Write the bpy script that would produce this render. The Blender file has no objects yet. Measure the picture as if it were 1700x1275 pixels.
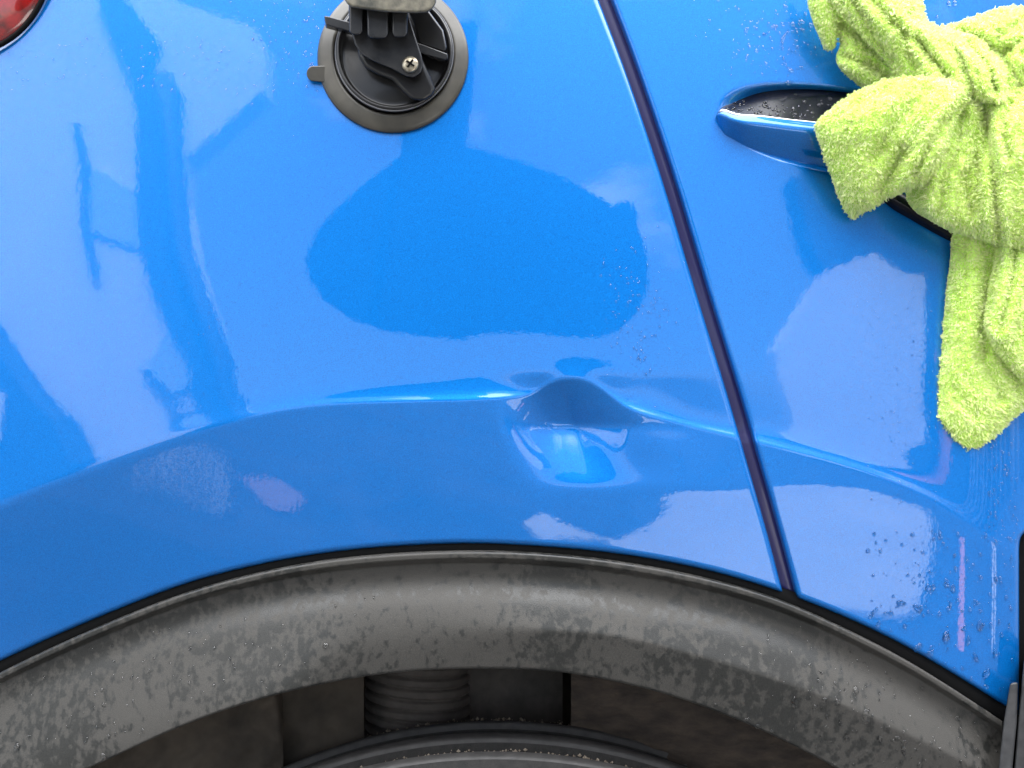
import bpy, math, random
import numpy as np
from mathutils import Vector

# ------------------------------------------------------------------ camera, sky, sun, exposure
S = 0.0004            # metres per unit of the body drawing (body side plane y = 0)
D = 0.60              # camera distance from the body side
ZC = 1.05             # camera height
sc = bpy.context.scene
cd = bpy.data.cameras.new('camera'); cam = bpy.data.objects.new('camera', cd)
sc.collection.objects.link(cam); sc.camera = cam
cd.sensor_width = 36; cd.lens = 36 * D / (1700 * S); cd.clip_end = 3000; cd.clip_start = 0.01
cam.location = (0, -D, ZC); cam.rotation_euler = (math.pi / 2, 0, 0)
SUN_EL, SUN_AZ = 47, 14         # degrees; the sun stands behind the car, so its flank is in open shade
w = bpy.data.worlds.new('World'); sc.world = w; w.use_nodes = True
nt = w.node_tree; nt.nodes.clear()
def N(nt, t, **k):
    n = nt.nodes.new(t)
    for a, b in k.items():
        if hasattr(n, a): setattr(n, a, b)
    return n
sky = N(nt, 'ShaderNodeTexSky', sky_type='NISHITA', sun_disc=False, sun_elevation=math.radians(SUN_EL),
        sun_rotation=math.radians(SUN_AZ), air_density=1.0, dust_density=2.0, ozone_density=1.2)
bg = N(nt, 'ShaderNodeBackground'); bg.inputs[1].default_value = 0.14
tcw = N(nt, 'ShaderNodeTexCoord'); mpw = N(nt, 'ShaderNodeMapping'); mpw.inputs['Scale'].default_value = (1.5, 1.5, 3.6)
nzw = N(nt, 'ShaderNodeTexNoise'); nzw.inputs['Scale'].default_value = 1.15; nzw.inputs['Detail'].default_value = 6; nzw.inputs['Roughness'].default_value = 0.55
rpw = N(nt, 'ShaderNodeValToRGB'); rpw.color_ramp.elements[0].position = 0.60; rpw.color_ramp.elements[1].position = 0.95; rpw.color_ramp.elements[0].color = (.07, .07, .07, 1)
mxw = N(nt, 'ShaderNodeMix', data_type='RGBA')
mxw.inputs['B'].default_value = (46, 46.3, 47, 1)
ow = N(nt, 'ShaderNodeOutputWorld')
L = nt.links.new
L(tcw.outputs['Generated'], mpw.inputs[0]); L(mpw.outputs[0], nzw.inputs[0])
sep = N(nt, 'ShaderNodeSeparateXYZ'); L(tcw.outputs['Generated'], sep.inputs[0])
deck = N(nt, 'ShaderNodeMapRange', interpolation_type='SMOOTHSTEP'); deck.inputs[1].default_value = .52; deck.inputs[2].default_value = .72; L(sep.outputs[2], deck.inputs[0])
mul = N(nt, 'ShaderNodeMath', operation='MULTIPLY_ADD'); mul.inputs[1].default_value = .42; L(deck.outputs[0], mul.inputs[0]); L(nzw.outputs[0], mul.inputs[2])
L(mul.outputs[0], rpw.inputs[0]); L(rpw.outputs[0], mxw.inputs['Factor']); L(sky.outputs[0], mxw.inputs['A']); L(mxw.outputs['Result'], bg.inputs[0]); L(bg.outputs[0], ow.inputs[0])
sd = bpy.data.lights.new('sun', 'SUN'); sd.energy = 4.0; sd.angle = math.radians(0.5); sd.color = (1, .95, .87)
sun = bpy.data.objects.new('sun', sd); sc.collection.objects.link(sun)
el, az = math.radians(SUN_EL), math.radians(SUN_AZ)
tosun = Vector((math.sin(az) * math.cos(el), math.cos(az) * math.cos(el), math.sin(el)))
sun.rotation_euler = tosun.to_track_quat('Z', 'Y').to_euler(); sun.location = (0, 5, 8)
sc.view_settings.view_transform = 'Standard'; sc.view_settings.look = 'None'
sc.view_settings.exposure = 0.62; sc.view_settings.gamma = 1.0

#GEO_BEGIN  ------------------------------------------------------- the drawing of the body side
def cspl(pts):
    pts = np.array(sorted(pts), float); x, y = pts[:, 0], pts[:, 1]; n = len(x); h = np.diff(x)
    A = np.eye(n); r = np.zeros(n)
    for i in range(1, n - 1):
        A[i, i - 1] = h[i - 1]; A[i, i] = 2 * (h[i - 1] + h[i]); A[i, i + 1] = h[i]
        r[i] = 6 * ((y[i + 1] - y[i]) / h[i] - (y[i] - y[i - 1]) / h[i - 1])
    M = np.linalg.solve(A, r)
    def f(q):
        q = np.asarray(q, float); i = np.clip(np.searchsorted(x, q) - 1, 0, n - 2)
        hh = h[i]; a = (x[i + 1] - q); b = (q - x[i])
        v = (M[i] * a**3 + M[i + 1] * b**3) / (6 * hh) + (y[i] / hh - M[i] * hh / 6) * a + (y[i + 1] / hh - M[i + 1] * hh / 6) * b
        s0 = (y[1] - y[0]) / h[0] - h[0] * M[1] / 6; s1 = (y[-1] - y[-2]) / h[-1] + h[-1] * M[-2] / 6
        v = np.where(q < x[0], y[0] + s0 * (q - x[0]), v); v = np.where(q > x[-1], y[-1] + s1 * (q - x[-1]), v)
        return v
    return f
ridge_v = cspl([(-300, 985), (-100, 888), (0, 836), (100, 795), (200, 757), (300, 721), (400, 694), (500, 675), (600, 668), (700, 665),
                (780, 663), (850, 659), (885, 652), (912, 636), (940, 627), (970, 630), (1000, 646), (1035, 672), (1070, 687), (1130, 703),
                (1210, 722), (1300, 744), (1400, 771), (1470, 794), (1540, 824), (1600, 860), (1640, 888), (1720, 935), (1900, 1030)])
DENT = (42.0, 9.0)
ridge_base = cspl([(-300, 985), (-100, 888), (0, 836), (100, 795), (200, 757), (300, 721), (400, 694), (500, 675), (600, 668), (700, 665), (780, 664), (860, 664),
                    (940, 667), (1000, 672), (1070, 687), (1130, 703), (1210, 722), (1300, 744), (1400, 771), (1470, 794), (1540, 824), (1600, 860), (1640, 888), (1720, 935), (1900, 1030)])
body_bot = cspl([(-400, 1330), (-200, 1207), (-100, 1150), (0, 1098), (100, 1052), (200, 1010), (300, 972), (400, 944), (500, 924), (600, 911), (700, 904),
                 (780, 902), (900, 907), (1000, 916), (1100, 931), (1200, 953), (1300, 984), (1400, 1023), (1500, 1071), (1600, 1129), (1665, 1170), (1760, 1236)])
trim_top = cspl([(-400, 1350), (-200, 1227), (-100, 1170), (0, 1117), (100, 1069), (200, 1026), (300, 988), (400, 959), (500, 938), (600, 925), (700, 918), (780, 916),
                 (900, 920), (1000, 930), (1100, 946), (1200, 968), (1300, 999), (1400, 1043), (1500, 1094), (1600, 1155), (1665, 1198), (1760, 1265)])
trim_bot = cspl([(-400, 1680), (-200, 1492), (-100, 1412), (0, 1346), (80, 1303), (150, 1274), (250, 1228), (370, 1180), (480, 1148), (600, 1124), (700, 1113), (800, 1110), (900, 1113),
                 (1000, 1127), (1100, 1151), (1200, 1185), (1300, 1229), (1400, 1282), (1500, 1345), (1600, 1420), (1760, 1550)])
gap_u = cspl([(-400, 842), (-200, 925), (0, 1005), (100, 1043), (200, 1078), (300, 1111), (430, 1150), (600, 1202), (700, 1232), (770, 1252), (850, 1275), (985, 1311), (1150, 1352)])
s_near = cspl([(-300, .05), (200, .05), (400, .08), (600, .12), (800, .20), (950, .36), (1100, .22), (1300, .09), (1500, .08), (1900, .03)])
s_lip = cspl([(-300, .06), (200, .10), (400, .16), (560, .30), (700, .45), (850, .45), (950, .5), (1100, .45), (1300, .5), (1480, .45), (1560, .2), (1900, .1)])
s_low = cspl([(-300, .30), (200, .26), (500, .18), (900, .14), (1150, .11), (1400, .10), (1540, .09), (1700, .07), (1900, .05)])
def sstep(a, b, x):
    t = np.clip((x - a) / (b - a), 0, 1); return t * t * (3 - 2 * t)
def soft(x, k): return k * np.logaddexp(0, x / k)
def body_o(u, v, hollow=True):
    """how far the sheet metal stands out at drawing position (u, v), in drawing units"""
    x = u - 850.0; z = 637.0 - v
    o = -x * x / (2 * 6500.0) - 0.05 * x * 0 - 0.06 * z - z * z / (2 * 7500.0)
    o = o - soft(u - 1600, 26)**2 * 0.0016 - 0.00016 * soft(-(u - 120), 60)**2
    d = ridge_v(u) - v; d1 = ridge_base(u) - v
    sn, sl, sw = s_near(u), s_lip(u), s_low(u)
    L1, L2 = 24.0, 8.0
    bump_h = np.maximum(ridge_base(u) - ridge_v(u), 0)
    q = np.exp(-bump_h / L1); h0 = sn * L1 * q + sl * L2
    dp = np.maximum(d, 0)
    up = np.where(d > 0, sn * L1 * np.exp(-(dp + bump_h) / L1) + sl * L2 * np.exp(-dp / L2), h0 - (sn * q + sl) * d) - h0
    press = sn * L1 * (1 - q)
    dn = np.where(d > 0, sw * d, sw * d + press * (1 - np.exp(-(np.minimum(d, 0) / 95)**2)))
    k = 0.75 + 1.2 * sstep(600, 200, u)
    o = o + h0 - k * np.logaddexp(-up / k, -dn / k)
    # the dent: a diagonal valley below the ridge
    nn = (u - 950 - .30 * (v - 700)) * .96
    kk = .085; t1, t2 = (v - 622) / 84, (806 - v) / 96
    tri = -kk * np.logaddexp(-t1 / kk, -t2 / kk); tri = .05 * np.logaddexp(0, tri / .05)
    uw = np.where(nn < 0, 1 - (np.sqrt(nn * nn + 36) - 6) / 330., np.exp(-(np.sqrt(nn * nn + 36) - 6) / 115.)) * sstep(-125, -25, nn)
    o = o - DENT[0] * tri * uw
    o = o + DENT[1] * np.exp(-((u - 1058 - .35 * (v - 700)) / 62)**2 - ((v - 712) / 62)**2)
    # hollow behind the door handle
    ca, sa = math.cos(math.radians(10)), math.sin(math.radians(10))
    hx = ((u - 1420) * ca + (v - 222) * sa) / 236; hy = (-(u - 1420) * sa + (v - 222) * ca) / 72
    rr = np.sqrt(np.abs(hx)**2.4 + np.abs(hy)**2.2 + 1e-9)
    o = o - (44 if hollow else 0) * sstep(1.0, 0.62, rr)
    o = o - 22 * sstep(160, 150, np.sqrt((u + 70)**2 + (v + 60)**2))
    return o
def P(u, v, y=0.0):
    """drawing position (as seen from the viewpoint) at depth y -> metres"""
    u = np.asarray(u, float); v = np.asarray(v, float); y = np.asarray(y, float)
    k = (D + y) / D
    return np.stack([(u - 850) * S * k, y + 0 * u, ZC + (637.5 - v) * S * k], -1)
def body_P(u, v, off=0.0):
    return P(u, v, -(body_o(u, v) + off) * S)
#GEO_END

rng = np.random.default_rng(5)
random.seed(5)
COL = sc.collection
# ------------------------------------------------------------------ materials
def mat(name, base=(.5, .5, .5), rough=.5, metal=0, **k):
    m = bpy.data.materials.new(name); m.use_nodes = True
    b = m.node_tree.nodes['Principled BSDF']
    b.inputs['Base Color'].default_value = (*base, 1); b.inputs['Roughness'].default_value = rough; b.inputs['Metallic'].default_value = metal
    for a, v in k.items(): b.inputs[a.replace('_', ' ')].default_value = v
    return m
def noise(m, scale, detail=3, rough=.5, stretch=(1, 1, 1), rot=(0, 0, 0)):
    nt = m.node_tree
    tc = N(nt, 'ShaderNodeTexCoord'); mp = N(nt, 'ShaderNodeMapping'); mp.inputs['Scale'].default_value = stretch; mp.inputs['Rotation'].default_value = rot
    n = N(nt, 'ShaderNodeTexNoise'); n.inputs['Scale'].default_value = scale; n.inputs['Detail'].default_value = detail; n.inputs['Roughness'].default_value = rough
    nt.links.new(tc.outputs['Object'], mp.inputs[0]); nt.links.new(mp.outputs[0], n.inputs[0])
    return n
def ramp(m, src, stops):
    nt = m.node_tree; r = N(nt, 'ShaderNodeValToRGB'); e = r.color_ramp.elements
    while len(e) < len(stops): e.new(.5)
    for i, (p, c) in enumerate(stops):
        e[i].position = p; e[i].color = (*c, 1) if len(c) == 3 else c
    nt.links.new(src, r.inputs[0]); return r
def bump(m, h, strength, dist, inp='Normal', prev=None):
    nt = m.node_tree; b = N(nt, 'ShaderNodeBump'); b.inputs['Strength'].default_value = strength; b.inputs['Distance'].default_value = dist
    nt.links.new(h, b.inputs['Height'])
    if prev: nt.links.new(prev, b.inputs['Normal'])
    if inp: nt.links.new(b.outputs[0], nt.nodes['Principled BSDF'].inputs[inp])
    return b
def BS(m): return m.node_tree.nodes['Principled BSDF']

def paint_mat():
    m = mat('blue_metallic_paint', (.002, .16, .75), .42, .35, Coat_Weight=1.0, Coat_Roughness=.003, Coat_IOR=1.57, Specular_IOR_Level=.1)
    nt = m.node_tree
    peel = noise(m, 280, 3, .55, stretch=(1, 1, .8))
    bump(m, peel.outputs[0], 1, .000017, 'Coat Normal')
    fl = noise(m, 1500, 2, .7)
    big = noise(m, 3, 2, .5)
    r = ramp(m, fl.outputs[0], [(.32, (.0, .105, .39)), (.68, (.0, .180, .60))])
    # road film specks
    tc = N(nt, 'ShaderNodeTexCoord'); vo = N(nt, 'ShaderNodeTexVoronoi'); vo.inputs['Scale'].default_value = 260
    nt.links.new(tc.outputs['Object'], vo.inputs['Vector'])
    sp = ramp(m, vo.outputs['Distance'], [(.10, (1, 1, 1)), (.17, (0, 0, 0))])
    dens = noise(m, 11, 2, .6); dr = ramp(m, dens.outputs[0], [(.52, (0, 0, 0)), (.70, (1, 1, 1))])
    rnd = N(nt, 'ShaderNodeMath', operation='GREATER_THAN'); rnd.inputs[1].default_value = .55
    nt.links.new(vo.outputs['Color'], rnd.inputs[0])
    m1 = N(nt, 'ShaderNodeMath', operation='MULTIPLY'); m2 = N(nt, 'ShaderNodeMath', operation='MULTIPLY'); m3 = N(nt, 'ShaderNodeMath', operation='MULTIPLY')
    nt.links.new(sp.outputs[0], m1.inputs[0]); nt.links.new(dr.outputs[0], m1.inputs[1])
    nt.links.new(m1.outputs[0], m2.inputs[0]); nt.links.new(rnd.outputs[0], m2.inputs[1])
    nt.links.new(m2.outputs[0], m3.inputs[0]); m3.inputs[1].default_value = .5
    mx = N(nt, 'ShaderNodeMix', data_type='RGBA'); mx.inputs['B'].default_value = (.004, .06, .22, 1)
    nt.links.new(m3.outputs[0], mx.inputs['Factor']); nt.links.new(r.outputs[0], mx.inputs['A'])
    nt.links.new(mx.outputs['Result'], BS(m).inputs['Base Color'])
    cr = ramp(m, m2.outputs[0], [(0, (.003,) * 3), (1, (.3,) * 3)]); nt.links.new(cr.outputs[0], BS(m).inputs['Coat Roughness'])
    return m
M_paint = paint_mat()
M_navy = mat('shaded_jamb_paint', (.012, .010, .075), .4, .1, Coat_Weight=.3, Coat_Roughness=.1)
M_black = mat('black_rubber_and_gap', (.0018, .0018, .002), .8, Specular_IOR_Level=.15)
M_chrome = mat('polished_chrome', (.75, .74, .72), .08, 1.0)
M_gloss_black = mat('gloss_black_plastic_and_shade', (.003, .004, .010), .22, 0, Specular_IOR_Level=.25)
def grey_plastic():
    m = mat('weathered_grey_plastic', (.09, .088, .084), .6)
    nt = m.node_tree
    a = noise(m, 190, 4, .6, stretch=(1, 1, .7)); b = noise(m, 9, 3, .5, stretch=(1, 1, .5)); c = noise(m, 1900, 2, .5)
    ad = N(nt, 'ShaderNodeMath', operation='MULTIPLY_ADD'); ad.inputs[1].default_value = .9
    nt.links.new(b.outputs[0], ad.inputs[0]); nt.links.new(a.outputs[0], ad.inputs[2])
    # damp patches spread with b
    mk = ramp(m, ad.outputs[0], [(.86, (0, 0, 0)), (.98, (1, 1, 1))])
    mx = N(nt, 'ShaderNodeMix', data_type='RGBA'); mx.inputs['A'].default_value = (.022, .022, .020, 1); mx.inputs['B'].default_value = (.046, .043, .038, 1)
    nt.links.new(mk.outputs[0], mx.inputs['Factor'])
    g = ramp(m, c.outputs[0], [(.3, (.8,) * 3), (.7, (1.2,) * 3)])
    mu = N(nt, 'ShaderNodeMix', data_type='RGBA', blend_type='MULTIPLY'); mu.inputs['Factor'].default_value = 1
    nt.links.new(mx.outputs['Result'], mu.inputs['A']); nt.links.new(g.outputs[0], mu.inputs['B'])
    nt.links.new(mu.outputs['Result'], BS(m).inputs['Base Color'])
    rr = ramp(m, mk.outputs[0], [(0, (.33,) * 3), (1, (.62,) * 3)]); nt.links.new(rr.outputs[0], BS(m).inputs['Roughness'])
    bump(m, c.outputs[0], .5, .0003)
    return m
M_trim = grey_plastic()
def simple_noisy(name, c0, c1, scale, rough=.7, bs=.4, bd=.0006, stretch=(1, 1, 1), detail=4, metal=0, **k):
    m = mat(name, c0, rough, metal, **k); n = noise(m, scale, detail, .6, stretch)
    r = ramp(m, n.outputs[0], [(.32, c0), (.68, c1)]); m.node_tree.links.new(r.outputs[0], BS(m).inputs['Base Color'])
    if bd: bump(m, n.outputs[0], bs, bd)
    return m
M_liner = simple_noisy('muddy_wheel_liner', (.018, .013, .010), (.055, .040, .029), 45, .85, .8, .003, stretch=(1, 1, 2.6))
M_liner2 = simple_noisy('muddy_inner_wing', (.022, .017, .012), (.07, .055, .04), 22, .85, .6, .002)
M_bellow = simple_noisy('dusty_rubber_bellows', (.05, .042, .036), (.085, .072, .062), 60, .8, .3, .0004)
M_tyre = simple_noisy('gritty_tyre_rubber', (.004, .004, .004), (.014, .013, .012), 160, .8, 1, .0015)
M_tyre_rib = simple_noisy('tyre_rubber', (.028, .027, .027), (.05, .048, .047), 90, .65, .4, .0004)
M_grit = simple_noisy('sand_grains', (.12, .09, .06), (.35, .3, .24), 500, .8, 0, 0)
M_water = mat('water', (1, 1, 1), 0, 0, Transmission_Weight=1.0, IOR=1.33)

# ------------------------------------------------------------------ helpers
def link(o, parent=None):
    COL.objects.link(o)
    if parent: o.parent = parent
    return o
def mesh_obj(name, verts, faces, m, parent=None, smooth=True):
    me = bpy.data.meshes.new(name)
    if isinstance(verts, np.ndarray) and isinstance(faces, np.ndarray):
        nv, nf, k = len(verts), len(faces), faces.shape[1]
        me.vertices.add(nv); me.vertices.foreach_set('co', verts.astype(np.float32).ravel())
        me.loops.add(nf * k); me.polygons.add(nf)
        me.loops.foreach_set('vertex_index', faces.astype(np.int32).ravel())
        me.polygons.foreach_set('loop_start', np.arange(0, nf * k, k, dtype=np.int32))
        me.update(calc_edges=True); me.validate()
    else:
        me.from_pydata([tuple(map(float, v)) for v in verts], [], [tuple(int(i) for i in f) for f in faces])
    me.materials.append(m)
    if smooth: me.polygons.foreach_set('use_smooth', np.ones(len(me.polygons), dtype=bool))
    me.update()
    return link(bpy.data.objects.new(name, me), parent)
def gfaces(nr, nc, wrap=False, off=0):
    i, j = np.meshgrid(np.arange(nr - 1), np.arange(nc if wrap else nc - 1), indexing='ij')
    i, j = i.ravel(), j.ravel(); j2 = (j + 1) % nc
    return np.stack([i * nc + j, i * nc + j2, (i + 1) * nc + j2, (i + 1) * nc + j], 1) + off
def grid_obj(name, G, m, parent=None, flip=False, smooth=True):
    nr, nc = G.shape[:2]; f = gfaces(nr, nc)
    if not flip: f = f[:, ::-1]
    return mesh_obj(name, G.reshape(-1, 3), f, m, parent, smooth)
def thing(name, label, cat, loc=(0, 0, 0), group=None):
    o = bpy.data.objects.new(name, None); o.location = loc; o.empty_display_size = .05; COL.objects.link(o)
    o['label'] = label; o['category'] = cat
    if group: o['group'] = group
    return o
def tag(o, label=None, cat=None, group=None, kind=None):
    for k, v in (('label', label), ('category', cat), ('group', group), ('kind', kind)):
        if v: o[k] = v
    return o
class MB:
    def __init__(s): s.v = []; s.f = []
    def add(s, vs, fs):
        o = len(s.v); s.v += [tuple(map(float, p)) for p in vs]; s.f += [tuple(o + int(i) for i in f) for f in fs]; return s
    def box(s, c, d, rot=None):
        pts = [Vector((x * d[0] / 2, y * d[1] / 2, z * d[2] / 2)) for x in (-1, 1) for y in (-1, 1) for z in (-1, 1)]
        if rot is not None: pts = [rot @ p for p in pts]
        return s.add([p + Vector(c) for p in pts], [(0, 1, 3, 2), (4, 6, 7, 5), (0, 4, 5, 1), (2, 3, 7, 6), (0, 2, 6, 4), (1, 5, 7, 3)])
    def prism(s, front, back):
        n = len(front)
        return s.add(list(front) + list(back), [tuple(range(n))[::-1], tuple(range(n, 2 * n))] + [(i, (i + 1) % n, n + (i + 1) % n, n + i) for i in range(n)])
    def tube(s, pts, r, n=14, cap=True):
        pts = [Vector(p) for p in pts]; k = len(pts); rs = [r] * k if not hasattr(r, '__len__') else list(r); vs = []
        t0 = (pts[1] - pts[0]).normalized(); a = t0.orthogonal().normalized()
        for i, p in enumerate(pts):
            t = ((pts[min(i + 1, k - 1)] - pts[max(i - 1, 0)])).normalized(); a = (a - t * a.dot(t)).normalized(); b = t.cross(a)
            vs += [p + (a * math.cos(2 * math.pi * j / n) + b * math.sin(2 * math.pi * j / n)) * rs[i] for j in range(n)]
        fs = [(i * n + j, i * n + (j + 1) % n, (i + 1) * n + (j + 1) % n, (i + 1) * n + j) for i in range(k - 1) for j in range(n)]
        if cap: fs += [tuple(range(n))[::-1], tuple(range((k - 1) * n, k * n))]
        return s.add(vs, fs)
    def build(s, name, m, parent=None, smooth=False, bevel=0, seg=3):
        o = mesh_obj(name, s.v, s.f, m, parent, smooth)
        if bevel:
            b = o.modifiers.new('bevel', 'BEVEL'); b.width = bevel; b.segments = seg; b.limit_method = 'ANGLE'; b.angle_limit = math.radians(35)
            for p in o.data.polygons: p.use_smooth = True
            b.harden_normals = True
        return o

# ------------------------------------------------------------------ the car
car = thing('car', 'metallic blue car, dented above its rear wheel arch, with grey plastic arch trim', 'car', (0, 0.9, 0))
def carP(G): return G - np.array([0, 0.9, 0])

def ease(n, ends=0.05, a=True, b=True):
    t = np.linspace(0, 1, n)
    x = t.copy()
    if a and b: x = t + ends * 0 - (1 - 0.55) * np.sin(2 * np.pi * t) / (2 * np.pi) * 1.0
    return x
def panel(name, ul, ur, vtop, vbot, nu, nv, skirt_l, skirt_r, skirt_b):
    """sheet metal between borders u = ul(v), ur(v) and v = vtop .. vbot(u) with rolled edges and turned-back flanges"""
    s = ease(nu); t = np.linspace(0, 1, nv); t = t - 0.38 * np.sin(2 * np.pi * t) / (2 * np.pi)
    s, t = np.meshgrid(s, t)
    U = ul(0 * s) * (1 - s) + ur(0 * s) * s; V = 0 * s
    for _ in range(30):
        V = vtop + t * (vbot(U) - vtop); U = ul(V) * (1 - s) + ur(V) * s
    # distance to edges (drawing units)
    R = 9.0
    def roll(e, r=R):
        e = np.clip(e, 0, r); return r - np.sqrt(np.maximum(r * r - (r - e)**2, 0))
    inn = 0 * U
    if skirt_l: inn = inn + roll((U - ul(V)) * .95)
    if skirt_r: inn = inn + roll((ur(V) - U) * .95)
    if skirt_b: inn = inn + roll((vbot(U) - V) * .95)
    G = P(U, V, -(body_o(U, V) - inn) * S)
    # flanges: add rows / cols going straight in
    def back(E, d): E = E.copy(); E[..., 1] += d; return E
    if skirt_b: G = np.concatenate([G, back(G[-1:], .004), back(G[-1:], .018)], 0)
    if skirt_l: G = np.concatenate([back(G[:, :1], .018), back(G[:, :1], .004), G], 1)
    if skirt_r: G = np.concatenate([G, back(G[:, -1:], .004), back(G[:, -1:], .018)], 1)
    return grid_obj(name, carP(G), M_paint, car)

GW = 11.0   # half width of the shut line
vt = -260.0
panel('quarter_panel', lambda v: 0 * v - 330.0, lambda v: gap_u(v) - GW, vt, body_bot, 620, 420, False, True, True)
def door_right(v): return 1692.0 + np.maximum(0, soft(884 - v, 6)) * 2.2
panel('rear_door_panel', lambda v: gap_u(v) + GW, lambda v: np.minimum(door_right(v), 1960.0), vt, body_bot, 360, 420, True, True, True)
# shut line: inner jamb with a rubber bead
V = np.linspace(vt, 1010, 160)[:, None]; W = np.linspace(-26, 26, 9)[None, :]
Gj = P(gap_u(V) + W, V + 0 * W, -(body_o(gap_u(V) + 0 * W, V + 0 * W) - 20 - 5 * np.abs(W / 26)) * S)
grid_obj('shut_line_jamb', carP(Gj), M_navy, car)
# black strip in the gap between sheet metal and trim, shade in its colour
Us = np.linspace(-330, 1690, 360)[None, :]
def edge_o(u):
    uu = np.minimum(u, 1650); return body_o(uu, body_bot(uu) - 14.0)
T = np.linspace(0, 1, 7)[:, None]
Gg = P(Us + 0 * T, (body_bot(Us) - 8) * (1 - T) + (trim_top(Us) + 10) * T, -(edge_o(Us) - 15 + 6 * np.sin(np.pi * T)) * S)
grid_obj('arch_gap_strip', carP(Gg), M_black, car)
# plastic wheel arch trim
facet = cspl([(-300, 1560), (0, 1245), (200, 1150), (400, 1090), (600, 1060), (700, 1049), (900, 1046), (1000, 1053), (1100, 1073), (1200, 1100), (1300, 1132),
              (1400, 1170), (1500, 1216), (1600, 1264), (1700, 1318)])
def trim_o(u, t):
    v0, v1 = trim_top(u), trim_bot(u); Wd = v1 - v0
    e = t * Wd                                   # distance from the top edge
    tr = facet(u) - v0
    k = 1.0 + 12 * sstep(940, 600, u) + 10 * sstep(500, 100, u)
    lip = 14 * sstep(20, 9, e) 
    dip = -9 * np.exp(-((e - 46) / 26)**2) * sstep(-100, 500, u)
    a = 0.30 * (e - 46); a = np.where(e < 46, 0, 0) + np.logaddexp(0, (e - 52) / 9) * 9 * 0.34
    b = 0.34 * (tr - 52) - 0.26 * (e - tr) + 60 * sstep(620, 380, u)
    o = -k * np.logaddexp(-a / k, -b / k)
    R = 4.5; rr = 0
    for ee in (e, (Wd - e)):
        c = np.clip(ee * .95, 0, R); rr = rr + R - np.sqrt(np.maximum(R * R - (R - c)**2, 0))
    return edge_o(u) - 4 + lip + dip + o - rr
T = np.linspace(0, 1, 130); T = (T - .55 * np.sin(2 * np.pi * T) / (2 * np.pi))[:, None]
Ut = np.linspace(-330, 1664, 500)[None, :]
Gt = P(Ut + 0 * T, trim_top(Ut) * (1 - T) + trim_bot(Ut) * T, -trim_o(Ut, T) * S)
bk = Gt[-1:].copy(); bk[..., 1] += .03; bt = Gt[:1].copy(); bt[..., 1] += .012
grid_obj('wheel_arch_trim', carP(np.concatenate([bt, Gt, bk], 0)), M_trim, car)
# right: dark sill pillar and ribbed plastic end piece
def poly(pts, y): return [P(a, b, y) - np.array([0, .9, 0]) for a, b in pts]
ec = -float(edge_o(1640.)) * S
m = MB(); m.prism(poly([(1684, 860), (1760, 830), (1760, 1500), (1640, 1500), (1668, 1180)], ec + .012), poly([(1684, 860), (1760, 830), (1760, 1500), (1640, 1500), (1668, 1180)], ec + .05))
m.build('dark_pillar', M_black, car)
M_endtrim = simple_noisy('end_piece_plastic', (.02, .021, .023), (.045, .046, .048), 120, .45, .3, .0003)
ribs = [([(1677, 1134), (1690, 1132), (1688, 1200), (1678, 1300), (1655, 1300), (1666, 1200)], -.012, .03),
        ([(1700, 1095), (1712, 1085), (1712, 1300), (1682, 1300), (1690, 1200)], -.008, .03),
        ([(1716, 1080), (1735, 1070), (1735, 1300), (1716, 1300)], -.014, .03)]
for pts, a, b in ribs:
    MB().prism(poly(pts, ec + a), poly(pts, ec + b)).build('trim_rib', M_endtrim, car, bevel=.0016)

# ---- wheel housing
def rough_sheet(name, u0, u1, v0, v1, yf, m, nu=90, nv=50, amp=.002):
    U, V = np.meshgrid(np.linspace(u0, u1, nu), np.linspace(v0, v1, nv))
    Y = yf(U, V) + amp * (np.sin(U * .11 + 2 * np.sin(V * .07)) + np.sin(V * .19 + U * .05) * .6)
    return grid_obj(name, carP(P(U, V, Y)), m, car)
rough_sheet('wheel_liner', 948, 1760, 1060, 1700, lambda u, v: .10 + 0 * u - (u - 948) * .00005, M_liner, amp=.0015)
rough_sheet('wheel_liner', 120, 470, 1100, 1700, lambda u, v: .085 + (u - 120) * .00004 + .018 * sstep(455, 470, u + (v - 1150) * -.15), M_liner2)
rough_sheet('inner_wing', 455, 604, 1060, 1500, lambda u, v: .115 + 0 * u, M_liner2, amp=.001)
rough_sheet('inner_wing', 560, 1000, 1040, 1500, lambda u, v: .24 + 0 * u, M_liner2, amp=.0005)
rough_sheet('inner_wing', 768, 934, 1060, 1500, lambda u, v: .17 + (u - 768) * .0001, M_bellow, amp=.0005)
m = MB()
G = []
zt = np.linspace(1050, 1330, 170)
ang = np.linspace(0, 2 * np.pi, 48, endpoint=False)
for v in zt:
    rad = 86 - 9.0 * math.exp(-((((v - 1100) / 17.5) % 1 - .5) / .13)**2) + (v - 1120) * .03
    kk = (D + .17) / D
    cx = 694 + (v - 1150) * .02
    c = P(cx, v, .17)
    G.append([[c[0] + math.cos(a) * rad * S * kk, c[1] + math.sin(a) * rad * S * kk, c[2] + .006 * math.cos(a + 2.2)] for a in ang])
G = np.array(G); G = np.concatenate([G, G[:, :1]], 1)
grid_obj('rubber_bellows', carP(G), M_bellow, car)
# liner roof so that no daylight leaks in
MB().add([P(a, b, c) - np.array([0, .9, 0]) for a, b, c in [(-400, 1330, .075), (780, 880, .06), (1760, 1236, .075), (1760, 1100, .30), (780, 800, .30), (-400, 1200, .30)]], [(0, 1, 4, 5), (1, 2, 3, 4)]).build('wheel_housing_roof', M_black, car)
MB().box((0, -.58, .5), (1.6, .02, 1.0)).build('wheel_housing_wall', M_black, car)
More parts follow.
